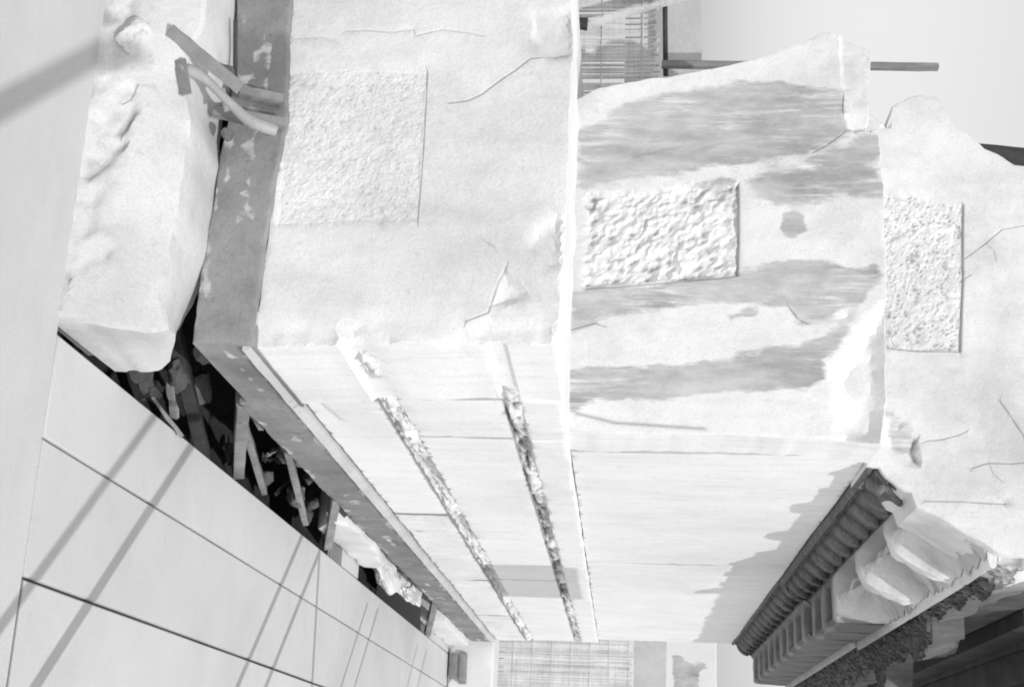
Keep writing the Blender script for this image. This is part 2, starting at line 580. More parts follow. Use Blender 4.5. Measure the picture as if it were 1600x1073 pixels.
GAP = 0.004
G = GAP
ycuts = [3.60, 7.80, 10.2, 13.0, 17.0, 24.0]
for r, (xa, xb) in enumerate([(-1.178, -0.878), (-0.878, -0.495), (-0.495, 0.45), (0.45, 1.5), (1.5, 2.6)]):
    for k in range(5):
        ga = 0.016 if (r == 2 and k == 0) else G
        gx = 0.010 if (r == 2 and k == 0) else G
        slab(xa + gx * 0.5, xb - G * 0.5, ycuts[k] + ga * 0.5, ycuts[k + 1] - G * 0.5, paving_mat, seed=r * 7 + k, rim=0.8 if r == 2 and k == 0 else 0.35)
# paving right under the wall between and beyond the two openings
slab(-3.4, -1.182, 7.80, 8.30, paving_mat, seed=91)
slab(-3.4, -1.182, 11.63, 13.0, paving_mat, seed=92)
slab(-3.4, -1.182, 13.0, 17.0, paving_mat, seed=93)
slab(-6.0, -1.245, 3.599, 4.02, paving_mat, seed=94)
# the large near floor
slab(-6.0, 3.6, -3.0, 3.597, near_paving, top=0.0, seed=40)

# dark earth in the hollow under the wall
def earth():
    V, F = [], []
    ny, nx = 110, 16
    for j in range(ny + 1):
        y = 3.3 + (12.0 - 3.3) * j / ny
        for i in range(nx + 1):
            t = i / nx
            x = -1.02 - t * 2.4
            z = -0.55 + 0.75 * max(0.0, min(1.0, (-x - 1.75) / 0.7)) + 0.07 * fb(x, y, 0, 3.0)
            V.append((x, y, z))
    for j in range(ny):
        for i in range(nx):
            a = j * (nx + 1) + i
            F.append((a, a + 1, a + nx + 2, a + nx + 1))
    return pydata('trench_earth', V, F, soil_mat)
props(earth(), kind='structure')
# earth bank under the slab edge
def bank():
    V, F = [], []
    n = 90
    for j in range(n + 1):
        y = 3.4 + 8.6 * j / n
        for k in range(5):
            z = -0.09 - 0.12 * k
            V.append((-1.13 + 0.03 * fb(y, z, 0, 4.0), y, z))
    for j in range(n):
        for k in range(4):
            a = j * 5 + k
            F.append((a, a + 1, a + 6, a + 5))
    return pydata('trench_side', V, F, soil_mat)
props(bank(), kind='structure')

# ================================================================ the entablature
wall = empty('entablature', (FACE, 4.05, 0.2), 'weathered marble entablature of stacked blocks on a thin dark grey plinth', 'ruin')

# ---- dark plinth course
strip_mat = stone_mat('greyish_marble', 0.60, 0.50, stain_shade=0.4, grime=0.4, scale=3.0)
pl_out = [(-1.291, 0.247), (-1.583, 0.253), (-1.839, 0.267), (-2.000, 0.274), (-2.224, 0.288), (-2.516, 0.267), (-2.925, 0.233), (-2.922, 0.426), (-2.514, 0.455), (-2.070, 0.475), (-1.739, 0.452), (-1.433, 0.442), (-1.285, 0.446)]
pl_pan = []
scr = []
rs = random.Random(5)
for i in range(64):
    x = rs.uniform(-2.6, -1.35); z = rs.uniform(0.24, 0.40)
    w = rs.uniform(0.02, 0.16); h = rs.uniform(0.003, 0.012)
    scr.append(([(x, z), (x + w * 0.2, z - h), (x + w * 0.3, z + h * 0.4), (x + w, z + h), (x + w * 0.6, z + h * 1.5)], 0.02))
po = stone('plinth_block', 'Y', 4.02, pl_out, 0.70, plinth_mat, wall, spacing=0.03, jit=0.007, edge=0.010, rough=0.006, rsc=9, stains=scr, seed=3, steps=6)
po['label'] = 'dark grey plinth block with scratched end face'
pys = [(4.735, 6.85), (6.862, 7.14), (7.152, 9.04), (9.052, 9.62), (9.632, 10.77), (10.782, 11.14), (11.152, 12.1), (12.112, END)]
for k, (a, b) in enumerate(pys):
    zb = 0.205 if k % 2 == 0 else 0.215
    x = -1.287 + (0.004 if k % 2 else -0.003)
    prs = random.Random(20 + k)
    ss = []
    for i in range(int(6 + 6 * (b - a))):
        y = prs.uniform(a, b); z = prs.choice([0.392, 0.225, 0.3, 0.39]); w = prs.uniform(0.03, 0.25)
        ss.append(([(y, z), (y + w, z - 0.015), (y + w * 1.2, z + 0.012), (y + w * 0.4, z + 0.02)], 0.025))
    pts = []
    if k in (0, 2, 3): pts = [((a + 0.42, 0.318), 0.014, 0.012), ((a + 0.50, 0.306), 0.012, 0.012)]
    stone('plinth_block', 'X', x, rect(a, b, zb, 0.404), 1.2, plinth_mat, wall, spacing=0.04, jit=0.008, edge=0.010, rough=0.004, rsc=7, stains=ss, seed=30 + k,
          pits=pts, refine=[(rect(a + 0.34, min(b - 0.02, a + 0.58), 0.27, 0.35), 0.009)] if pts else ())
# pale chamfered strip on the plinth, one length for each block above
for a, b in [(4.03, 4.695), (4.707, 6.80), (6.812, 9.05), (9.062, 10.9), (10.912, END)]:
    V = []
    n = max(3, int((b - a) / 0.08))
    prof = [(-1.40, 0.4055), (-1.272, 0.4055), (-1.268, 0.411), (-1.280, 0.430), (-1.297, 0.438), (-1.40, 0.446)]
    F = []
    for i in range(n + 1):
        y = a + (b - a) * i / n
        for x, z in prof:
            V.append((x + 0.004 * n1(y, z, 2, 9), y, z + 0.003 * n1(y, x, 5, 7)))
    m = len(prof)
    for i in range(n):
        for k in range(m):
            F.append((i * m + k, i * m + (k + 1) % m, (i + 1) * m + (k + 1) % m, (i + 1) * m + k))
    F.append(tuple(range(m - 1, -1, -1))); F.append(tuple(n * m + k for k in range(m)))
    pydata('base_fillet', V, F, strip_mat, wall, 30)

# ---- architrave: the end block with its picked joint face
e1 = [(-1.290, 0.437), (-1.752, 0.444), (-2.085, 0.467), (-2.533, 0.449), (-2.943, 0.422), (-2.927, 1.391), (-2.524, 1.402), (-2.295, 1.410), (-2.142, 1.407), (-1.823, 1.405), (-1.539, 1.396), (-1.390, 1.390)]
e1 += [(-1.308, 1.372), (-1.312, 1.30), (-1.310, 1.23), (-1.318, 1.215), (-1.322, 1.185), (-1.314, 1.165), (-1.312, 0.83), (-1.318, 0.795), (-1.322, 0.75), (-1.316, 0.715), (-1.302, 0.70)]
panel1 = [(-2.259, 0.453), (-2.267, 0.698), (-2.257, 0.929), (-1.980, 0.930), (-1.716, 0.928), (-1.713, 0.738), (-1.703, 0.473), (-1.957, 0.465)]
crk1 = [(-2.312, 1.312), (-2.307, 1.270), (-2.265, 1.225), (-2.232, 1.181), (-2.175, 1.114), (-2.152, 1.068), (-2.143, 1.005)]
crk2 = [(-2.413, 0.644), (-2.415, 0.720), (-2.407, 0.797), (-2.416, 0.872), (-2.392, 0.880), (-2.415, 0.970), (-2.403, 1.057), (-2.390, 1.111)]
crk3 = [(-2.385, 0.471), (-2.389, 0.558), (-2.369, 0.625)]
crk4 = [(-1.663, 1.137), (-1.632, 1.179)]
crk5 = [(-1.387, 1.101), (-1.415, 1.168), (-1.516, 1.196), (-1.563, 1.218)]
fac1 = [(-2.506, 1.263), (-2.505, 1.418), (-2.311, 1.422), (-2.302, 1.317), (-2.379, 1.263)]
fac2 = [(-1.570, 1.208), (-1.485, 1.305), (-1.435, 1.243), (-1.430, 1.173)]
fac3 = [(-1.624, 1.266), (-1.734, 1.324), (-1.745, 1.395), (-1.560, 1.399), (-1.549, 1.360)]
fac4 = [(-1.290, 0.889), (-1.344, 1.047), (-1.405, 1.174), (-1.415, 1.363), (-1.391, 1.404), (-1.225, 1.408), (-1.218, 0.934)]
fac5 = [(-1.379, 0.404), (-1.382, 0.701), (-1.256, 0.710), (-1.252, 0.417)]
fac6 = [(-1.382, 0.701), (-1.396, 0.761), (-1.393, 0.863), (-1.343, 0.896), (-1.259, 0.881), (-1.257, 0.771), (-1.256, 0.700)]
ridge = [(-2.423, 0.643), (-2.405, 1.121), (-2.236, 1.277), (-2.096, 1.008), (-2.287, 0.653)]
zoneA = np.array([(-2.120, 0.939), (-2.147, 1.132), (-2.236, 1.340), (-2.049, 1.387), (-1.756, 1.378), (-1.707, 1.233), (-1.710, 1.007), (-1.721, 0.953)])
zoneB = np.array([(-1.631, 0.702), (-1.661, 0.948), (-1.663, 1.214), (-1.602, 1.261), (-1.537, 1.158), (-1.408, 1.124), (-1.414, 0.841), (-1.447, 0.757)])
zoneC = np.array([(-2.527, 1.159), (-2.525, 1.310), (-2.307, 1.401), (-2.260, 1.339), (-2.380, 1.208)])
eo = stone('architrave_block', 'Y', 4.05, e1, 0.645, marble, wall, spacing=0.035, jit=0.006, edge=0.009, rough=0.005, rsc=4, pit_dark=0.55, tones=[(zoneA, 0.075), (zoneB, 0.055), (zoneC, 0.09)],
           panels=[(panel1, 0.005, 0.0022, 190.0, 0.0052)],
           cracks=[([(-2.257, 0.929), (-1.980, 0.932), (-1.716, 0.928)], 0.003, 0.004), (crk1, 0.0035, 0.006), (crk2, 0.004, 0.003), (crk3, 0.004, 0.002), (crk4, 0.003, 0.003), (crk5, 0.004, 0.004)],
           facets=[(fac1, 0.028, 0.05), (fac2, 0.022, 0.05), (fac3, 0.02, 0.05), (fac4, 0.022, 0.10), (fac5, 0.014, 0.08), (fac6, 0.020, 0.06)],
           refine=[(np.array(fac1), 0.016), (np.array(fac2), 0.014), (np.array(fac3), 0.016), (np.array(fac4), 0.016), (np.array(fac5), 0.02)],
           pits=[([(-1.616, 0.745)][0], 0.006, 0.006), ([(-1.446, 0.671)][0], 0.004, 0.004)],
           seed=11, steps=10, sharp=24, side_mat=marble_long)
eo['label'] = 'marble architrave block with a square finely picked joint face'
# core of the lower wall so that nothing shows through the joints
box('wall_core', (-3.2, 4.72, 0.43), (-1.385, END - 0.05, 1.379), marble, wall, 0.01)

# ---- lower fascia blocks
for k, (a, b) in enumerate([(4.702, 6.80), (6.806, 9.05), (9.056, 10.9), (10.906, END)]):
    hole = pitted if k >= 1 else marble_long
    cr = []
    if k == 0: cr = [([(4.71, 0.50), (4.98, 0.53)], 0.008, 0.004)]
    stone('fascia_block', 'X', FACE + 0.002 * (k % 2), rect(a, b, 0.45, 0.720), 0.099, hole, wall, spacing=0.045, jit=0.004, edge=0.006, rough=0.003 + 0.002 * (k > 0), rsc=6, edge_dirt=0.7,
          seed=50 + k, sharp=45, cracks=cr, pits=[((a + 0.5 + 0.37 * q, 0.5 + 0.06 * (q % 3)), 0.010, 0.008) for q in range(3 if k else 0)])
# ---- upper fascia blocks (two bands each)
for k, (a, b) in enumerate([(4.702, 5.25), (5.255, 9.05), (9.055, END)]):
    stone('fascia_block', 'X', FACE - 0.010, rect(a, b, 0.788, 1.165), 0.088, marble_long, wall, spacing=0.05, jit=0.003, edge=0.006, rough=0.003, rsc=4, seed=60 + k, edge_dirt=0.6)
    stone('fascia_block', 'X', FACE - 0.004, rect(a, b, 1.225, 1.374), 0.094, marble_long, wall, spacing=0.04, jit=0.004, edge=0.018, rough=0.005, rsc=5, seed=70 + k)

def moulding_strip(name, a, b, z0, z1, out, dark, parent, seed, bead=0.05, near=9.0):
    """eroded bead moulding: lengths of it survive, the rest is broken back to a ragged dark groove."""
    n = int((b - a) / 0.014); m = 13
    V, F, D, S = [], [], [], []
    for i in range(n + 1):
        y = a + (b - a) * i / n
        er = fb(y, seed * 2.3, 0, 0.9, 3) + 0.35 * n1(y, seed, 3, 4.0)
        keep = max(0.0, min(1.0, 0.5 + 1.3 * er))
        sh0 = 0.012 * fb(y, 2.0, seed, 6.0, 3); sh1 = 0.016 * fb(y, 7.0, seed, 5.0, 3)
        for k in range(m):
            t = k / (m - 1)
            z = z0 + sh0 + (z1 + sh1 - z0 - sh0) * t
            bump = math.sin(math.pi * t) ** 0.8
            nn = fb(y, z * 1.5, seed, 17.0, 4)
            x = FACE - 0.016 + bump * (out * keep - 0.030 * (1 - keep)) + 0.012 * nn * (0.3 + bump)
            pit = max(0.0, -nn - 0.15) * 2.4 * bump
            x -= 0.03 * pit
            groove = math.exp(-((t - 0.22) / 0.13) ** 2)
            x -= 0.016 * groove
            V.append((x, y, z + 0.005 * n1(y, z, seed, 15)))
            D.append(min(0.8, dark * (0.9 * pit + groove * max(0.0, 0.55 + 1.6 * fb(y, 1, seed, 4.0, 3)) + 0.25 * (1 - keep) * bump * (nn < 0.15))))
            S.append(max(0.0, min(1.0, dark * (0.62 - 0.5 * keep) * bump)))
    for i in range(n):
        for k in range(m - 1):
            q = i * m + k
            F.append((q, q + 1, q + m + 1, q + m))
    b0 = len(V)
    for i in (0, n):
        for k in range(m):
            x, y, z = V[i * m + k]
            V.append((FACE - 0.09, y, z)); D.append(0); S.append(0)
    for e in range(2):
        for k in range(m - 1):
            q0 = (0 if e == 0 else n * m) + k; q1 = b0 + e * m + k
            F.append((q0, q1, q1 + 1, q0 + 1))
    return pydata(name, V, F, crust_light, parent, 60, S, D)
crust_light = stone_mat('eroded_marble', 0.84, 0.74, stain_shade=0.32, rough=0.8, scale=5.0, bump=0.5, grime=0.4, crisp=0.25, stained=True, mott=0.4)
for k, (a, b) in enumerate([(4.10, 4.697), (4.705, 6.80), (6.81, 9.05), (9.06, END)]):
    moulding_strip('bead_moulding', a, b, 0.700 if k == 0 else 0.716, 0.815 if k == 0 else 0.792, 0.036, 0.26, wall, 3 + k)
for k, (a, b) in enumerate([(4.56, 4.697), (4.705, 5.25), (5.26, 9.05), (9.06, END)]):
    moulding_strip('bead_moulding', a, b, 1.150, 1.235, 0.020, 1.0, wall, 13 + k)

# ---- frieze
E2 = 5.25
e2 = [(-2.783, 1.388), (-2.843, 1.468), (-2.879, 1.603), (-2.893, 1.751), (-2.932, 1.926), (-2.980, 2.128), (-3.053, 2.290), (-3.107, 2.412), (-3.100, 2.484), (-3.020, 2.609), (-2.685, 2.589), (-2.656, 2.567), (-2.647, 2.624), (-2.368, 2.633), (-2.034, 2.628), (-1.659, 2.616), (-1.451, 2.602), (-1.314, 2.581)]
e2 += [(-1.337, 2.40), (-1.337, 1.9), (-1.337, 1.5), (-1.340, 1.392)] + [(-1.392, 1.389), (-1.803, 1.379), (-2.306, 1.380), (-2.657, 1.380)]
e2 = [(x, z if z > 1.45 else 1.365) for x, z in e2]
pan2 = [(-2.349, 1.432), (-2.364, 1.648), (-2.388, 1.910), (-2.400, 2.046), (-2.196, 2.046), (-2.007, 2.041), (-1.983, 1.857), (-1.962, 1.652), (-1.943, 1.433), (-2.079, 1.422), (-2.220, 1.435)]
S1 = [(-2.642, 1.391), (-2.722, 1.511), (-2.791, 1.671), (-2.836, 1.859), (-2.871, 2.073), (-2.864, 2.286), (-2.834, 2.491), (-2.641, 2.504), (-2.568, 2.434), (-2.530, 2.251), (-2.492, 2.068), (-2.463, 1.858), (-2.422, 1.648), (-2.363, 1.398)]
S2 = [(-2.423, 2.080), (-2.475, 2.250), (-2.539, 2.433), (-2.612, 2.553), (-2.592, 2.632), (-2.368, 2.638), (-2.367, 2.505), (-2.333, 2.375), (-2.315, 2.272), (-2.304, 2.207), (-2.315, 2.143), (-2.366, 2.097)]
S2b = [(-2.388, 1.805), (-2.417, 1.936), (-2.432, 2.041), (-2.280, 2.044), (-2.280, 2.013), (-2.365, 1.962)]
S3 = [(-1.923, 1.356), (-1.947, 1.549), (-1.966, 1.754), (-2.012, 2.036), (-2.064, 2.265), (-2.059, 2.367), (-2.038, 2.492), (-2.055, 2.594), (-2.012, 2.607), (-1.897, 2.524), (-1.836, 2.410), (-1.803, 2.329), (-1.824, 2.275), (-1.883, 2.251), (-1.897, 2.034), (-1.878, 1.805), (-1.855, 1.652), (-1.810, 1.500), (-1.749, 1.380)]
S3b = [(-1.832, 1.983), (-1.860, 2.109), (-1.839, 2.122), (-1.805, 2.008)]
S4 = [(-1.609, 1.356), (-1.604, 1.528), (-1.610, 1.755), (-1.644, 1.956), (-1.684, 2.156), (-1.734, 2.332), (-1.800, 2.463), (-1.763, 2.482), (-1.666, 2.394), (-1.577, 2.362), (-1.544, 2.307), (-1.531, 2.104), (-1.507, 1.930), (-1.484, 1.781), (-1.493, 1.656), (-1.480, 1.556), (-1.469, 1.468), (-1.418, 1.381)]
S5 = [(-2.275, 2.225), (-2.287, 2.271), (-2.265, 2.317), (-2.192, 2.315), (-2.163, 2.268), (-2.180, 2.222)]
S7 = [(-2.367, 2.350), (-2.368, 2.645), (-2.034, 2.630), (-2.060, 2.493), (-2.142, 2.323), (-2.282, 2.309)]
S6 = [(-1.889, 1.805), (-1.903, 2.060), (-1.866, 2.160), (-1.842, 1.958)]
fac7 = [(-3.137, 2.480), (-3.075, 2.637), (-2.641, 2.598), (-2.641, 2.489), (-2.834, 2.485)]
fac8 = [(-1.448, 2.397), (-1.603, 2.377), (-1.763, 2.482), (-1.898, 2.612), (-1.898, 2.649), (-1.299, 2.621), (-1.295, 2.416)]
fac9 = [(-1.975, 2.200), (-2.017, 2.320), (-1.883, 2.524), (-1.803, 2.483), (-1.814, 2.284)]
tri = [(-2.656, 2.495), (-2.691, 2.522), (-2.656, 2.547)]
scr2 = []
rs = random.Random(9)
for i in range(7):
    x = rs.uniform(920, 1290); 
ck2 = [([(-2.394, 2.048), (-2.196, 2.048), (-2.007, 2.041)], 0.006, 0.012), ([(-2.001, 2.041), (-1.977, 1.857), (-1.956, 1.652), (-1.935, 1.433)], 0.004, 0.006), ([(-1.418, 1.406), (-1.382, 1.557), (-1.375, 1.731), (-1.367, 1.904)], 0.007, 0.006), ([(-1.762, 1.380), (-1.791, 1.474), (-1.778, 1.513)], 0.0032, 0.005), ([(-1.872, 2.241), (-1.824, 2.275), (-1.801, 2.314)], 0.0032, 0.005),
       ([(-2.524, 1.620), (-2.574, 1.805), (-2.550, 1.858), (-2.591, 1.990), (-2.612, 2.174)], 0.005, 0.0015), ([(-2.633, 2.483), (-2.574, 2.409), (-2.539, 2.350)], 0.0032, 0.005), ([(-2.834, 2.491), (-2.744, 2.482), (-2.656, 2.495)], 0.003, 0.005)]
STA = [(S1, 0.08), (S2, 0.11), (S2b, 0.05), (S3, 0.055), (S3b, 0.03), (S4, 0.055), (S5, 0.03)]
fo = stone('frieze_block', 'Y', E2, e2, 0.29, marble, wall, spacing=0.022, jit=0.008, edge=0.010, rough=0.007, rsc=3.5, pit_dark=0.9,
           panels=[(pan2, 0.018, 0.016, 46.0, 0.0088)], cracks=ck2, facets=[(fac7, 0.022, 0.02), (fac8, 0.07, 0.16), (fac9, 0.012, 0.05)], stains=STA, seed=21, steps=4, sharp=26, side_mat=marble_long)
fo['label'] = 'tall broken frieze block with grey weathering bands across its end'
box('frieze_core', (-2.75, 5.50, 1.40), (-1.42, END - 0.05, 2.57), marble, wall, 0.01)
for k, (a, b) in enumerate([(5.546, 8.40), (8.404, END)]):
    cr = []
    stone('frieze_block', 'X', -1.333, rect(a, b, 1.377, 2.583), 0.08, marble_long, wall, spacing=0.06, jit=0.003, edge=0.006, rough=0.006, rsc=2.2, seed=80 + k, cracks=cr, edge_dirt=0.5)

dark_stone_mat = stone_mat('dark_stone', 0.13, 0.07, rough=0.9, scale=4.0, bump=0.5, grime=0.4, mott=0.3)  # even dark stone for the upper core
# ---- cornice: end block, egg moulding, fluted band, carved band
E3 = 5.62
def corner_x(y):
    # outer edge of the fluted band: its near flutes are broken away
    s = 0.012 * fb(y, 3.3, 0, 2.0)
    return float(np.interp(y, [5.5, 6.2, 6.95, 7.78, 7.88], [-1.15, -1.12, -1.09, -1.05, -0.955])) + (s if y < 7.8 else 0.0)
def outer_x(y):
    # ragged outer edge: broken short near the end, with single stumps farther on
    n = 0.020 * fb(y, 8.1, 0, 2.6) + 0.014 * n1(y, 2, 0, 9.0)
    base = -0.915 if y < 7.25 else -0.785
    v = base + n
    for yc, tip, hw in [(5.80, -0.875, 0.13), (6.16, -0.862, 0.16), (6.62, -0.878, 0.14), (7.05, -0.872, 0.12), (7.62, -0.735, 0.20), (8.07, -0.76, 0.14), (8.73, -0.60, 0.16), (9.25, -0.74, 0.16), (9.72, -0.73, 0.2), (10.25, -0.69, 0.2), (11.0, -0.72, 0.25), (11.9, -0.68, 0.3)]:
        u = abs(y - yc) / hw
        if u < 1: v = max(v, base + (tip - base) * (1 - u ** 3) + n * 0.5)
    return v

def loft(name, ys, prof_fn, mat, parent, cap=True, stain_shade_fn=None, dirt_fn=None, sharp=50):
    V, F, S, D = [], [], [], []
    m = None
    for y in ys:
        P = prof_fn(y)
        m = len(P)
        for k, q_ in enumerate(P):
            x, yy, z = q_[:3]
            V.append((x, yy, z))
            S.append(stain_shade_fn(x, yy, z, k / (m - 1)) if stain_shade_fn else 0)
            D.append(q_[3] if len(q_) > 3 else 0)
    n = len(ys)
    for i in range(n - 1):
        for k in range(m - 1):
            q = i * m + k
            F.append((q, q + m, q + m + 1, q + 1))
    if cap:
        for i in (0, n - 1):
            f = [i * m + k for k in range(m)]
            F.append(tuple(f if i == 0 else f[::-1]))
    return pydata(name, V, F, mat, parent, sharp, S, D)

EGG = 0.27
def egg_prof(y0, y1, dx, dz):
    def f(y):
        P = [(-1.42, y, 2.589 + dz), (-1.312 + dx, y, 2.589 + dz)]
        w = 0.006 * n1(y, 1, 1, 8)
        P += [(-1.298 + dx, y, 2.594 + dz + w), (-1.296 + dx, y, 2.607 + dz + w), (-1.316 + dx, y, 2.612 + dz)]
        # small eroded beads
        bd = 0.5 + 0.5 * math.sin(2 * math.pi * y / 0.09)
        er = 0.5 + 0.5 * math.tanh(3 * fb(y, 5, 5, 0.9))
        for t in (0.0, 0.33, 0.66, 1.0):
            P.append((-1.318 + dx + (0.012 + 0.016 * bd * er) * math.sin(math.pi * t) ** 0.8 + 0.007 * fb(y, t, 2, 14), y, 2.616 + dz + 0.024 * t))
        # eggs: overlapping tongues on an ovolo
        ph = (y / EGG) % 1.0
        v = ph * 2 - 1
        for j in range(17):
            t = j / 16
            a = t * math.pi * 0.52
            R = 0.128 + (0.030 * math.exp(-((y - y0 - 0.12) / 0.16) ** 2) if y0 < 6 else 0.0)
            cx, cz = -1.318 + dx, 2.758 + dz
            w_ = (y / EGG - 0.55 * (2 * t - 1) ** 2 + 0.04 * n1(y, t, 3, 3.0)) % 1.0
            rise = min(1.0, w_ / 0.10)
            d = -0.050 + 0.062 * rise * (1 - 0.72 * w_) * (0.45 + 0.55 * math.sin(math.pi * min(1, 0.1 + 0.85 * t)))
            gd = 0.95 * max(0.0, (w_ - 0.40) / 0.60) ** 1.3 + (0.5 if w_ < 0.03 else 0.0)  # gaps between the tongues painted darker, as in shade
            d += 0.010 * fb(y, t * 2, 1.0, 9.0, 5) - 0.030 * max(0.0, n1(math.floor(y / EGG + 0.5) * 1.7, 4.0, 2.0, 1.0)) * rise
            brk = max(0.0, 1 - (y - y0) / 0.5) if y0 < 6 else 0.0
            d -= brk * 0.05 * max(0.0, fb(y, t, 4, 5.0) + 0.5)
            rr_ = R + d
            P.append((cx + rr_ * math.sin(a) * 0.98, y, cz - R * math.cos(a) * (1 + 0.6 * d), gd))
        P.append((-1.205 + dx, y, 2.7605 + dz))
        P.append((-1.42, y, 2.7605 + dz))
        return P
    return f

def flute_prof(dx, dz):
    PER = 0.43
    def f(y):
        broken = y < 7.84
        ph = ((y - 7.80) / 0.78) % 1.0 if broken else ((y - 7.43) / PER) % 1.0
        fl = abs(ph * 2 - 1)                       # 1 in the middle of the arris between two flutes
        hol = max(0.0, min(1.0, (0.66 - fl) / 0.10))
        zt = 3.052 + dz
        P = [(-1.42, y, 2.764 + dz), (-1.225, y, 2.764 + dz)]
        if broken:
            lim = 0.86 + 0.05 * fb(y, 1, 1, 2.0)
            cav = math.sqrt(max(0.0, 1 - (fl / lim) ** 2)) if fl < lim else 0.0
            cxx = corner_x(y) + dx
            for j in range(8):
                t = j / 7
                x = -1.215 + (cxx - 0.03 + 1.215) * t - 0.02 * cav * t
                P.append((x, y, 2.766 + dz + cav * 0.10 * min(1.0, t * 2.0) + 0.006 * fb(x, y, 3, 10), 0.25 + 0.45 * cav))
            for j in range(15):
                t = j / 14
                z = 2.772 + dz + 0.09 * cav * (1 - t) + (zt - 2.772 - dz - 0.09 * cav * (1 - t)) * t if False else 2.772 + dz + (zt - 2.772 - dz) * t
                z = max(z, 2.776 + dz + 0.095 * cav * (1 - t))
                arr = cxx + (-0.957 + dx - cxx) * min(1.0, t / 0.75) ** 0.5
                deep = 0.17 * cav * max(0.0, 1 - max(0.0, t - 0.55) / 0.45) ** 0.7
                chip = 0.026 * fb(y, z, 6, 9.0, 5) + 0.034 * (noise.voronoi(Vector((y * 13, z * 17, 3)))[0][0] - 0.4)
                P.append((arr - deep + chip * (0.4 + cav), y, z, 0.42 * cav * (0.6 + 0.8 * max(0.0, fb(y, z, 2, 7.0) + 0.4))))  # cavity shade put into the colour along with soot
        else:
            cxx = corner_x(y) + dx
            for j in range(8):
                t = j / 7
                x = -1.215 + (cxx - 0.03 + 1.215) * t
                k = min(1.0, t * 3.5) * (1 - 0.75 * max(0.0, (t - 0.75) / 0.25))
                P.append((x, y, 2.766 + dz + hol * 0.07 * k + 0.004 * fb(x, y, 3, 10), 0.72 * hol * min(1, t * 3.5)))  # hollow darkened in colour, soot and shade together
            for j in range(5):
                a = (j + 1) / 6 * math.pi / 2
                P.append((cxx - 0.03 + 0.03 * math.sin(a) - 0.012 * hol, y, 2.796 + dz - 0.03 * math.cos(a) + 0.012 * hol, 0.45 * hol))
            grv = min(1.0, 1.8 * max(0.0, 1 - abs(ph - 0.20) / 0.085))
            for j in range(10):
                t = j / 9
                z = 2.80 + dz + (zt - 2.80 - dz) * t
                d = 0.012 * hol * max(0.0, 1 - t * 1.3) + 0.05 * grv
                P.append((cxx - d + 0.003 * fb(y, z, 6, 9.0), y, z, min(0.95, 0.95 * grv + 0.22)))  # groove and face colour darkened for shade
        P.append((-1.42, y, zt + 0.002))
        return P
    return f

def fillet_prof(dx, dz):
    def f(y):
        near = max(0.0, 1 - (y - E3) / 0.7)
        w = 0.004 * n1(y, 4, 4, 9) - 0.03 * near * max(0, n1(y, 1, 9, 8) + .2)
        return [(-1.42, y, 3.056 + dz), (-0.965 + dx + w, y, 3.056 + dz), (-0.925 + dx + w, y, 3.062 + dz), (-0.915 + dx + w, y, 3.074 + dz), (-0.925 + dx + w, y, 3.088 + dz), (-0.96 + dx, y, 3.094 + dz), (-1.42, y, 3.094 + dz)]
    return f

def carve_prof(dx, dz):
    def f(y):
        ox = outer_x(y) + dx
        P = [(-1.42, y, 3.098 + dz), (-0.945 + dx, y, 3.098 + dz)]
        x0 = -0.945 + dx
        for j in range(19):
            t = j / 18
            x = x0 + (ox - x0) * t
            z = 3.10 + dz + 0.055 * t
            k1 = noise.cell(Vector((0, 0, 0))) * 0
            c = noise.voronoi(Vector((x * 30, y * 22, 1.0)))[0]
            cell = min(1.0, (c[1] - c[0]) * 2.6)
            sl = 0.5 + 0.5 * math.sin(2 * math.pi * (y * 13 + x * 9 + 0.6 * fb(x, y, 4, 5)))
            dz_ = 0.030 * cell + 0.026 * sl ** 2 + 0.010 * fb(x, y, 2, 22)
            gd = max(0.0, min(0.85, 0.9 * (0.6 * cell + 0.6 * sl - 0.25)))  # carved hollows painted darker, as in shade
            P.append((x + 0.006 * fb(y, x, 1, 18), y, z + dz_ * (1 if 0 < j < 18 else 0.3), gd * (1 if y > 6.1 else 0.75)))
        for j in range(4):
            z = 3.175 + dz + 0.05 * j
            P.append((ox + 0.012 * fb(y, z, 7, 9.0) - 0.012 * j, y, z + 0.01 * n1(y, z, 3, 8)))
        P.append((-1.42, y, 3.33 + dz))
        return P
    return f

def crust_shade_amt(start, lo=0.0):  # grows along the block: crust plus painted shade
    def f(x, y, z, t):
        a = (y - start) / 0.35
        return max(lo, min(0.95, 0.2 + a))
    return f

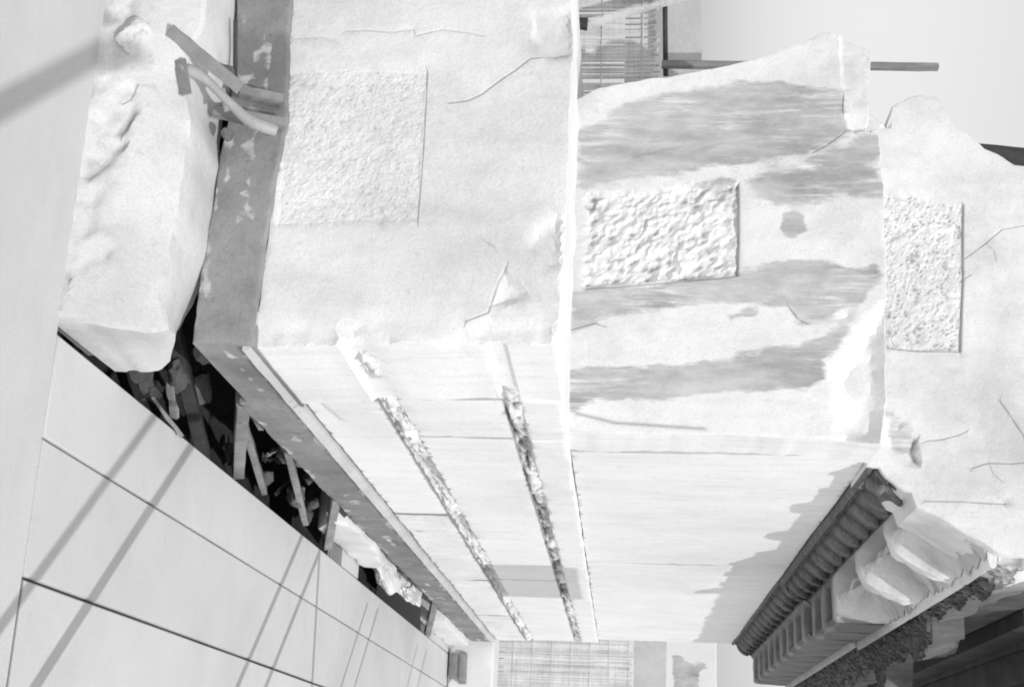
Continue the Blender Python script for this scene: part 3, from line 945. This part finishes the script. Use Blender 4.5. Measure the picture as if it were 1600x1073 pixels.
JC = 8.95
for k, (a, b, dx, dz) in enumerate([(E3, JC - 0.006, 0.0, 0.0), (JC + 0.006, END, -0.022, -0.012)]):
    cb = empty('cornice_block_tmp', (0, 0, 0), 'x', 'x')
    bpy.data.objects.remove(cb)
    if k == 0: a += 0.05
    n = int((b - a) / 0.0135)
    ys = [a + (b - a) * i / n for i in range(n + 1)]
    ys2 = [a + (b - a) * i / int((b - a) / 0.02) for i in range(int((b - a) / 0.02) + 1)]
    # body of the cornice block, behind the mouldings
    if k == 0:
        e3 = [(-2.843, 2.736), (-2.944, 2.757), (-2.997, 2.838), (-3.000, 2.955), (-2.880, 3.025), (-2.750, 3.154), (-2.640, 3.323), (-2.448, 3.509), (-2.185, 3.696), (-1.790, 3.760)]
        e3 += [(-0.97, 3.62), (-0.945, 3.34), (-0.960, 3.22), (-0.965, 3.09), (-1.01, 3.02), (-1.10, 2.87), (-1.145, 2.772), (-1.205, 2.757), (-1.228, 2.705), (-1.268, 2.662), (-1.310, 2.635), (-1.316, 2.592)]
        e3 += [(-1.9, 2.590), (-2.5, 2.592), (-3.0, 2.60)]
        pan3 = [(-2.526, 2.699), (-2.511, 2.868), (-2.476, 3.039), (-2.151, 3.016), (-1.811, 2.988), (-1.811, 2.831), (-1.829, 2.648), (-2.177, 2.663)]
        ck3 = [([(-2.298, 3.124), (-2.263, 3.154), (-2.210, 3.161)], 0.0025, 0.003), ([(-1.339, 3.073), (-1.292, 3.088), (-1.261, 3.121)], 0.0025, 0.003), ([(-2.476, 3.042), (-2.151, 3.019), (-1.811, 2.990)], 0.005, 0.010), ([(-1.811, 2.988), (-1.811, 2.831), (-1.824, 2.695)], 0.003, 0.006), ([(-2.224, 3.029), (-2.298, 3.124), (-2.363, 3.198), (-2.381, 3.290)], 0.0032, 0.005), ([(-2.121, 3.007), (-2.151, 3.051)], 0.0032, 0.005), ([(-1.602, 3.135), (-1.535, 3.176), (-1.455, 3.221)], 0.0032, 0.005),
               ([(-1.420, 2.785), (-1.379, 2.767), (-1.339, 2.786)], 0.010, 0.012), ([(-1.426, 2.831), (-1.435, 2.901), (-1.455, 2.966), (-1.472, 2.998)], 0.0032, 0.005), ([(-1.317, 3.009), (-1.339, 3.073), (-1.336, 3.162), (-1.342, 3.213)], 0.0032, 0.005),
               ([(-1.175, 2.813), (-1.176, 2.949), (-1.169, 3.125)], 0.0032, 0.005)]
        fac10 = [(-1.581, 2.663), (-1.527, 2.738), (-1.420, 2.810), (-1.286, 2.803), (-1.390, 2.654)]
        cob = stone('cornice_block', 'Y', E3, e3, 0.40, marble, wall, spacing=0.03, jit=0.010, edge=0.018, rough=0.010, rsc=5, pit_dark=1.4,
                    panels=[(pan3, 0.011, 0.0055, 115.0, 0.0072)], cracks=ck3, facets=[(fac10, 0.03, 0.06)],
                    stains=[([(-1.553, 2.672), (-1.532, 2.718), (-1.446, 2.773), (-1.379, 2.798), (-1.378, 2.705)], 0.05)],
                    pits=[([(-1.169, 3.130)][0], 0.008, 0.008), ([(-1.305, 2.817)][0], 0.009, 0.008)], seed=33, steps=2, sharp=26,
                    tones=[(np.array([(-2.446, 3.053), (-2.537, 3.302), (-2.009, 3.263), (-1.894, 3.150), (-1.949, 3.017)]), 0.05), (np.array([(-1.748, 2.697), (-1.751, 2.932), (-1.672, 3.212), (-1.347, 3.213), (-1.396, 2.963), (-1.501, 2.815)]), 0.075)])
        cob['label'] = 'near cornice block with rounded broken top and pitted joint face'
        box('cornice_core', (-2.45, E3 + 0.3, 2.60), (-1.40, JC, 3.28), marble, cob, 0.01)
        box('upper_core', (-1.60, E3 + 0.42, 3.33), (-0.97, JC, 3.62), dark_stone_mat, cob, 0.01)
    else:
        cob = box('cornice_block', (-2.45, JC + 0.006, 2.60), (-1.40, END, 3.5), marble, wall, 0.012)
        cob['label'] = 'far cornice block set slightly back from its neighbour'
    ae = E3 + 0.030 if k == 0 else a
    yse = [ae + (b - ae) * i / n for i in range(n + 1)]
    em = loft('egg_moulding', yse, egg_prof(ae, b, dx, dz), crust_shade, cob, True, crust_shade_amt(E3 - 0.40 if k == 0 else 0))
    fl = loft('fluted_band', ys, flute_prof(dx, dz), crust_shade, cob, True, (lambda x, y, z, t: max(0.0, min(0.82, 0.82 * (y - 7.80) / 0.12))) , None, 26)  # shade painted in beyond the sunlit broken flutes
    loft('top_fillet', ys2, fillet_prof(dx, dz), crust_shade, cob, True, (lambda x, y, z, t: max(0.0, min(0.55, (y - 7.6) * 0.8))))  # painted shade on the fillet, fading in past the lit end
    loft('carved_band', ys, carve_prof(dx, dz), crust_shade, cob, True, (lambda x, y, z, t: max(0.0, min(0.97, (y - 5.85) / 0.25))) if k == 0 else crust_shade_amt(0))  # crust and shade put into the colour past the near end

# ================================================================ fallen block in front of the plinth
block_mat = stone_mat('rough_pale_marble', 0.70, 0.62, stain_shade=0.4, grime=0.3, scale=2.4, bump=0.5, fine=55, stained=True, mott=0.4)
fb_root = empty('fallen_block', (-1.9, 3.585, 0.0), 'pale rough marble block lying on the paving against the plinth end', 'block')
fo1 = [(-2.616, -0.056), (-2.248, -0.012), (-2.017, 0.005), (-1.804, 0.008), (-1.538, 0.010), (-1.291, 0.002), (-1.214, 0.002)]
fo1 += [(-1.215, 0.03), (-1.215, 0.26), (-1.235, 0.30)] + [(-1.336, 0.273), (-1.505, 0.275), (-1.721, 0.285), (-1.899, 0.291), (-2.012, 0.262), (-2.127, 0.262), (-2.209, 0.297), (-2.460, 0.284), (-2.860, 0.252)]
fo1 = [(x, (z if z < 0.2 else z - 0.022) if z > 0.06 else z - 0.022) for x, z in fo1]
roughz = [(-1.272, 0.009), (-2.028, 0.001), (-2.616, -0.056), (-2.614, 0.026), (-1.984, 0.115), (-1.650, 0.109), (-1.409, 0.112), (-1.331, 0.076)]
ckf = [([(-1.984, 0.117), (-1.931, 0.105), (-1.916, 0.087)], 0.0032, 0.005), ([(-1.888, 0.118), (-1.846, 0.100), (-1.815, 0.088)], 0.010, 0.010), ([(-1.783, 0.104), (-1.732, 0.080), (-1.686, 0.047), (-1.649, 0.013)], 0.010, 0.007), ([(-1.330, 0.010), (-1.354, 0.016)], 0.006, 0.01)]
facf = [([(-1.609, 0.086), (-1.857, 0.122), (-2.114, 0.159), (-2.613, 0.109), (-2.617, -0.139), (-1.214, -0.058), (-1.273, 0.065)], 0.008, 0.06)]
fblk = stone('body', 'Y', 3.575, fo1, 0.49, block_mat, fb_root, spacing=0.024, jit=0.006, edge=0.035, rough=0.007, rsc=5, panels=[(roughz, 0.004, 0.013, 20.0, 0.012)], cracks=ckf, facets=facf,
             pits=[([(-1.103, 0.171)][0], 0.008, 0.008)], seed=41, steps=6, sharp=28)
for v in fblk.data.vertices:
    if v.co.y > 0.08:
        t = min(1.0, (v.co.y - 0.08) / 0.42)
        w = max(0.0, min(1.0, (v.co.x - 0.30) / 0.38)); w = w * w * (3 - 2 * w)
        v.co.z *= 1 - 0.42 * t ** 1.2 * w
        v.co.x -= (0.25 * max(0.0, v.co.z - 0.10)) * t * t * w
for v in fblk.data.vertices:
    lean = 0.20 * max(0.0, min(1.05, v.co.z / 0.42)) ** 1.1
    v.co.y += lean * (1 - max(0.0, min(1.0, v.co.y / 0.47)))
bx = [(-2.146, 0.083)][0]
rock('boss', (bx[0], 3.625, bx[1]), (0.082, 0.05, 0.072), block_mat, fb_root, seed=14, sub=4)
# oval mason's mark
mk = [(-1.218, 0.327)][0]

# ================================================================ ironwork between the fallen block and the plinth
def P3(y, pts):
    return [(x, y, z) for x, z in pts]
ib = [(-2.178, 0.191), (-2.027, 0.404)]
beam('grey_bar', (ib[0][0], 3.645, ib[0][1]), (ib[1][0], 3.74, ib[1][1]), 0.007, 0.040, iron_mat, None, roll=0.0)  # flat grey bar across the block top
props(bpy.data.objects['grey_bar'], 'flat grey bar leaning across the top of the fallen block', 'bar')
pp = [(-2.058, 0.224), (-2.076, 0.251), (-2.067, 0.288), (-2.018, 0.348), (-1.978, 0.406), (-1.963, 0.483)]
pr = empty('bent_pipe', (pp[0][0], 3.70, pp[0][1]), 'bent pale lead pipe hooked over the fallen block', 'pipe')
tube('pipe', [(p[0], 3.675 + 0.045 * i, p[1]) for i, p in enumerate(pp)], 0.016, lead_mat, pr, rr=lambda t: 0.017 + 0.003 * math.sin(9 * t))
br = [(-2.061, 0.321), (-1.994, 0.342)]
tube('branch', [(br[0][0], 3.81, br[0][1]), (br[1][0], 3.82, br[1][1])], 0.010, lead_mat, pr, smooth_pts=False)
fl_ = [(-2.090, 0.226), (-2.028, 0.241), (-1.976, 0.255), (-1.954, 0.233)]
beam('flange', (fl_[0][0], 3.675, fl_[0][1]), (fl_[2][0], 3.68, fl_[2][1]), 0.012, 0.034, iron_mat, pr, roll=0.0)
wd = [(-2.047, 0.260), (-2.038, 0.484)]
beam('iron_plate', (wd[0][0], 3.93, wd[0][1]), (wd[1][0], 3.995, wd[1][1]), 0.034, 0.03, iron_mat, None, roll=0.0)
props(bpy.data.objects['iron_plate'], 'short flat iron plate wedged under the bent pipe', 'plate')
wp = [(-2.129, 0.335), (-2.120, 0.468)]
beam('iron_wedge', (wp[0][0], 3.95, wp[0][1]), (wp[1][0], 3.995, wp[1][1]), 0.05, 0.03, iron_mat, None, roll=0.0)
props(bpy.data.objects['iron_wedge'], 'grey iron wedge between the bent pipe and the black gap strip', 'wedge')
rd = [(-2.407, 0.287), (-2.163, 0.310)]
tube('gap_strip', [(rd[0][0], 3.97, rd[0][1]), (rd[1][0], 3.97, rd[1][1])], 0.007, wood_dark, None, smooth_pts=False)  # black strip put in for the dark gap line beside the plinth
props(bpy.data.objects['gap_strip'], 'thin black strip for the shaded gap along the foot of the plinth end', 'rod')
rk = [(-2.176, 0.304)][0]
props(rock('stone_chip', (rk[0], 3.90, rk[1]), (0.028, 0.03, 0.034), rubble_mat, None, 5, 2), 'small dark stone chip beside the black gap strip', 'stone')
rk = [(-1.976, 0.309)][0]
props(rock('stone_wedge', (rk[0], 3.95, rk[1]), (0.03, 0.05, 0.03), rubble_mat, None, 8, 2), 'dark pointed stone wedge below the iron plate', 'stone')

# ================================================================ the hollow under the plinth: props, boards and rubble
def prop_beam(a, b, w, t, label, mat=wood_mat, roll=0.2, seed=1, name='wooden_prop', cat='prop'):
    return props(beam(name, a, b, w, t, mat, None, roll=roll, seed=seed), label, cat)
prop_beam((-1.33, 4.80, 0.20), (-1.235, 5.62, -0.03), 0.06, 0.05, 'short squared timber prop nearest the fallen block, under the plinth', seed=2)
prop_beam((-1.36, 5.15, 0.10), (-1.26, 6.10, -0.04), 0.05, 0.028, 'thin pale board lying beside the first timber prop', seed=3, name='loose_board', cat='board')
prop_beam((-1.34, 6.55, 0.20), (-1.225, 7.35, 0.0), 0.06, 0.045, 'timber prop at the far end of the larger hollow', seed=4)
prop_beam((-1.33, 5.55, 0.19), (-1.24, 6.75, 0.01), 0.05, 0.03, 'narrow lit board slanting under the plinth between two props', seed=5, name='loose_board', cat='board')
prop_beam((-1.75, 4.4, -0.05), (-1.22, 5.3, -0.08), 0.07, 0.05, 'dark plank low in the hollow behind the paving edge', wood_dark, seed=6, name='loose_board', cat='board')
prop_beam((-1.36, 10.3, 0.21), (-1.20, 11.45, 0.0), 0.05, 0.05, 'timber prop in the small far hollow under the plinth', seed=7)
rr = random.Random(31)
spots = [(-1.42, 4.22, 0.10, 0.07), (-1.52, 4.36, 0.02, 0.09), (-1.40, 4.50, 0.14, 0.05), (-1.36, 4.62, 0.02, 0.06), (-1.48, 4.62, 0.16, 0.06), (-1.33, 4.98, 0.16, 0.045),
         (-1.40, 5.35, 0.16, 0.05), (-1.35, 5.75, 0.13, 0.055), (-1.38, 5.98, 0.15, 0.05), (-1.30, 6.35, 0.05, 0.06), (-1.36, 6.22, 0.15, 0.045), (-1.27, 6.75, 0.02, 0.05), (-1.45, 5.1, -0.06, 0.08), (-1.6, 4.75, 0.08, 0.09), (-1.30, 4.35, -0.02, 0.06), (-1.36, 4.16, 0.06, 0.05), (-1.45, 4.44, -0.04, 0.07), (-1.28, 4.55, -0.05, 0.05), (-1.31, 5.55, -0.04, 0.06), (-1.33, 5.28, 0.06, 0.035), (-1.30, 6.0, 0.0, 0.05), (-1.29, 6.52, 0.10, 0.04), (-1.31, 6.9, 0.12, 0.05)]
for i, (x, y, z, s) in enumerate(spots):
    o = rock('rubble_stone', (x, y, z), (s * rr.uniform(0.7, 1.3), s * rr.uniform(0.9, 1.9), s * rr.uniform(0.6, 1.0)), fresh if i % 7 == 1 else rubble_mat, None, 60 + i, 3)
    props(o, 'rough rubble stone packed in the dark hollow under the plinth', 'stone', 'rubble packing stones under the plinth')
rs = random.Random(77)
for i in range(16):
    y = rs.uniform(4.15, 7.0); x = rs.uniform(-1.42, -1.24); z = rs.uniform(-0.05, 0.16)
    an = rs.uniform(-1.2, 1.2); L = rs.uniform(0.10, 0.30)
    o = beam('wood_splinter', (x, y, z), (x + 0.12 * math.sin(an), y + L * math.cos(an), z + rs.uniform(-0.08, 0.10)), rs.uniform(0.008, 0.028), rs.uniform(0.005, 0.015), wood_mat if i % 3 else wood_dark, None, roll=rs.uniform(0, 3), seed=200 + i, segs=4, wob=0.01)
    props(o, 'thin broken wood splinter lying in the hollow under the plinth', 'splinter', 'wood splinters under the plinth')
# big pale blocks under the plinth beyond the hollow
props(stone('packing_block', 'X', -1.262, [(7.05, 0.006), (8.36, 0.006), (8.44, 0.10), (8.30, 0.150), (8.05, 0.165), (7.75, 0.205), (7.45, 0.190), (7.20, 0.212), (6.98, 0.200), (6.86, 0.14), (6.95, 0.06)], 0.3, fresh, None, spacing=0.04, jit=0.012, edge=0.02, rough=0.010, rsc=6, seed=71),
      'ragged white packing stone under the plinth between the two hollows', 'block')
props(rock('packing_stone', (-1.33, 8.9, 0.06), (0.14, 0.42, 0.09), fresh, None, 91, 4), 'pale jagged packing stone at the near end of the small far hollow', 'stone')
props(rock('packing_stone', (-1.36, 9.9, 0.09), (0.16, 0.45, 0.10), fresh, None, 95, 4), 'white packing stone in the middle of the small far hollow', 'stone')
props(stone('footing_block', 'X', -1.24, rect(11.0, 12.75, 0.004, 0.198), 0.5, fresh, None, spacing=0.06, jit=0.01, edge=0.015, rough=0.008, rsc=6, seed=72), 'smooth white footing block at the far end under the plinth', 'block')

# ================================================================ behind the wall, left: reed screen and scaffold
def reed_screen(name, y, x0, x1, z0, z1, label, group=None, seed=1, dx=0.024, along='x'):
    root = empty(name, ((x0 + x1) / 2, y, z0), label, 'screen', group)
    rn = random.Random(seed)
    V, F = [], []
    x = x0
    while x < x1:
        r = dx * rn.uniform(0.46, 0.60)
        ztop = z1 - rn.uniform(0, 0.05); lean = rn.uniform(-0.01, 0.01)
        b = len(V)
        for zz in (z0, (z0 + ztop) / 2, ztop):
            for k in range(5):
                a = 2 * math.pi * k / 5
                V.append((x + lean * (zz - z0) + r * math.cos(a) + 0.004 * rn.uniform(-1, 1), y + r * math.sin(a), zz))
        for s in range(2):
            for k in range(5):
                F.append((b + s * 5 + k, b + s * 5 + (k + 1) % 5, b + (s + 1) * 5 + (k + 1) % 5, b + (s + 1) * 5 + k))
        F.append(tuple(b + 10 + k for k in range(5)))
        x += dx * rn.uniform(0.85, 1.15)
    o = pydata('reeds', V, F, reed_mat, root, 60)
    o['kind'] = 'stuff'
    z = z0 + 0.12; 
    while z < z1:
        tube('binding', [(x0, y - dx * 0.55, z), ((x0 + x1) / 2, y - dx * 0.6, z + 0.01), (x1, y - dx * 0.55, z)], 0.004, reed_mat, root, seg=6)
        z += 0.22
    return root
reed_screen('reed_screen', 6.68, -5.8, -3.15, 0.0, 1.765, 'upright reed screen standing behind the wall below the open sky', seed=3, dx=0.014)
rp = [(-4.609, 1.781), (-3.660, 1.791)]
props(tube('scaffold_rail', [(rp[0][0], 6.62, rp[0][1]), (rp[1][0], 6.62, rp[1][1])], 0.014, wood_dark, None, smooth_pts=False), 'thin dark rail along the top of the reed screen', 'rail')
sk = [(-4.692, 1.799), (-4.690, 1.985), (-3.726, 1.988), (-3.726, 1.801)]
props(stone('sacking_sheet', 'Y', 6.74, sk, 0.02, cloth_mat, None, spacing=0.05, jit=0.01, edge=0.0, rough=0.008, rsc=4, seed=77, steps=1), 'strip of grey sacking hung above the reed screen', 'sheet')
pt = [(-3.709, 1.769), (-3.687, 3.211)]
props(beam('timber_post', (pt[0][0], 6.59, pt[0][1]), (pt[1][0], 6.59, pt[1][1]), 0.036, 0.034, wood_mat, None, segs=14), 'slim wooden post rising against the sky above the reed screen', 'post')
dg = [(-3.884, 1.213), (-4.000, 1.513), (-4.075, 1.863), (-4.122, 1.959)]
props(beam('scaffold_plank', (dg[0][0], 6.56, dg[0][1]), (dg[3][0], 6.56, dg[3][1]), 0.045, 0.02, reed_mat, None, segs=10), 'slanting pale plank fixed across the reed screen', 'plank')
wb = [(-3.929, 1.247), (-3.920, 1.371)]
props(beam('timber_block', (wb[0][0], 6.53, wb[0][1]), (wb[1][0], 6.53, wb[1][1]), 0.035, 0.06, wood_dark, None), 'short dark timber end above the slanting plank', 'timber')
ul = [(-4.502, 4.136), (-4.402, 4.582)]
props(beam('roof_timber', (ul[0][0] + 0.03, 9.2, ul[0][1] - 0.15), (ul[1][0] + 0.03, 9.2, ul[1][1] + 0.3), 0.10, 0.10, wood_dark, None), 'dark timber end showing behind the rounded cornice top', 'timber')

# ================================================================ beyond the far end
reed_screen('reed_screen', 16.2, -4.6, -0.4, 0.0, 1.72, 'reed screen closing the view beyond the far end of the wall', seed=9, dx=0.017)
props(stone('sacking_sheet', 'Y', 16.3, rect(-4.6, -0.4, 1.73, 2.10), 0.02, cloth_mat, None, spacing=0.1, jit=0.01, edge=0.0, rough=0.01, rsc=3, seed=78, steps=1), 'band of grey sacking above the far reed screen', 'sheet')
hut = empty('hut', (-2.5, 19.0, 0.0), 'pale plastered hut behind the far reed screen with a grey patch', 'hut')
stone('wall', 'Y', 19.0, rect(-6.0, -0.2, 0.0, 2.85), 2.5, plaster_mat, hut, spacing=0.12, jit=0.004, edge=0.02, rough=0.006, rsc=1.5, seed=79,
      stains=[([(-1.785, 2.226), (-1.814, 2.362), (-1.716, 2.447), (-1.709, 2.769), (-1.609, 2.751), (-1.621, 2.616), (-0.848, 2.629), (-0.836, 2.278), (-1.661, 2.277)], 0.05)])
lw = empty('low_parapet', (-1.1, 12.95, 0.0), 'low white parapet past the end of the plinth with two grey strips for its dark slots', 'parapet')
stone('body', 'Y', 12.9, rect(-3.0, -0.2, 0.004, 0.42), 0.5, plaster_mat, lw, spacing=0.1, jit=0.004, edge=0.02, rough=0.004, rsc=3, seed=81)

for q in ([(-1.166, 0.002), (-0.951, 0.095)], [(-1.181, 0.113), (-0.908, 0.180)]):  # grey strips laid on the face in place of shaded recessed slots
    (xa, za), (xb, zb) = q
    box('slot_strip', (min(xa, xb), 12.86, max(0.02, min(za, zb))), (max(xa, xb), 12.897, max(za, zb)), wood_mat, lw, 0.003)

# ================================================================ overhead scaffold at the right
prop_beam((-0.93, 7.25, 3.70), (-0.90, 12.6, 3.70), 0.09, 0.16, 'dark squared timber carrying the scaffold boards above the cornice', wood_dark, roll=0.0, seed=11, name='scaffold_timber', cat='timber')
prop_beam((-1.18, 7.5, 3.52), (-0.62, 7.42, 4.15), 0.07, 0.07, 'slanting dark timber brace under the scaffold boards', wood_dark, seed=12, name='scaffold_timber', cat='timber')
prop_beam((-0.66, 8.3, 3.80), (-0.60, 8.3, 5.6), 0.08, 0.10, 'upright dark timber standing at the edge of the scaffold boards', wood_dark, seed=13, name='scaffold_timber', cat='timber')
for q in range(6):
    xa = -1.40 + 0.185 * q
    prop_beam((xa + 0.09, 6.95 + 0.13 * ((q * 5) % 4), 3.82), (xa + 0.095, 12.7, 3.82), 0.178, 0.04, ['dark scaffold board above the cornice, nearest the wall', 'second dark scaffold board out from the wall', 'third dark scaffold board out from the wall', 'fourth dark scaffold board out from the wall', 'fifth dark scaffold board out from the wall', 'outermost dark scaffold board above the cornice'][q], wood_dark, roll=0.0, seed=31 + q, name='scaffold_board', cat='board')

# scaffold standing on the paving to the right, just out of view: its shadows cross the slabs
def pole(x, y, h, r, label, z0=0.0, dx=0.0, dy=0.0):
    o = tube('scaffold_pole', [(x, y, z0), (x + dx * 0.5, y + dy * 0.5, h * 0.5 + z0 * 0.5), (x + dx, y + dy, h)], r, wood_mat, None, seg=10)
    return props(o, label, 'pole', 'scaffold poles right of the wall')
def pole_for(sh_far, r, back, label):
    # a pole whose shadow tip falls on the ground at sh_far, its foot `back` metres towards the sun
    x = sh_far[0] + 0.652 * back; y = sh_far[1] - 0.758 * back
    return pole(x, y, back * math.tan(SUN_EL), r, label)
pole_for((-1.30, 5.03), 0.024, 2.25, "upright wooden scaffold pole of the sharp long shadow crossing three paving slabs")
pole_for((-1.26, 4.56), 0.021, 2.80, "upright wooden scaffold pole of the blurred shadow nearest the fallen block's right end")
pole_for((-1.20, 6.79), 0.020, 1.95, "upright wooden scaffold nearer pole of the paired shadows by the larger hollow's far end")
pole_for((-1.16, 7.18), 0.020, 1.90, "upright wooden scaffold farther pole of the paired shadows by the larger hollow's far end")
pole_for((-1.08, 8.66), 0.012, 1.7, "upright wooden scaffold thin pole of the first faint shadow beside the small far hollow")
pole_for((-1.10, 9.06), 0.014, 1.8, "upright wooden scaffold thin pole of the second faint shadow beside the small far hollow")
pole_for((-1.06, 10.93), 0.012, 1.6, "upright wooden scaffold thin pole of the nearer of the two farthest shadows")
pole_for((-1.06, 11.43), 0.014, 1.6, "upright wooden scaffold thin pole of the farthest shadow on the paving")
pole_for((-2.16, 3.70), 0.042, 4.10, "upright wooden scaffold thick pole of the broad shadow running up to the fallen block")
tp = (-1.16 + 0.652 * 1.90, 7.18 - 0.758 * 1.90, 1.90 * math.tan(SUN_EL))
pole(-0.18, 7.29, tp[2], 0.018, 'leaning wooden scaffold pole beside the uprights', 0.0, tp[0] + 0.18, tp[1] - 7.29)
props(box('shadow_board', (-0.275, 7.22, 2.30), (-0.245, 8.64, 2.84), wood_mat, None, 0.004), 'unseen board added right of the wall to cast a band of shade on the architrave', 'board')  # added out of view, sized to throw the band of shade on the architrave
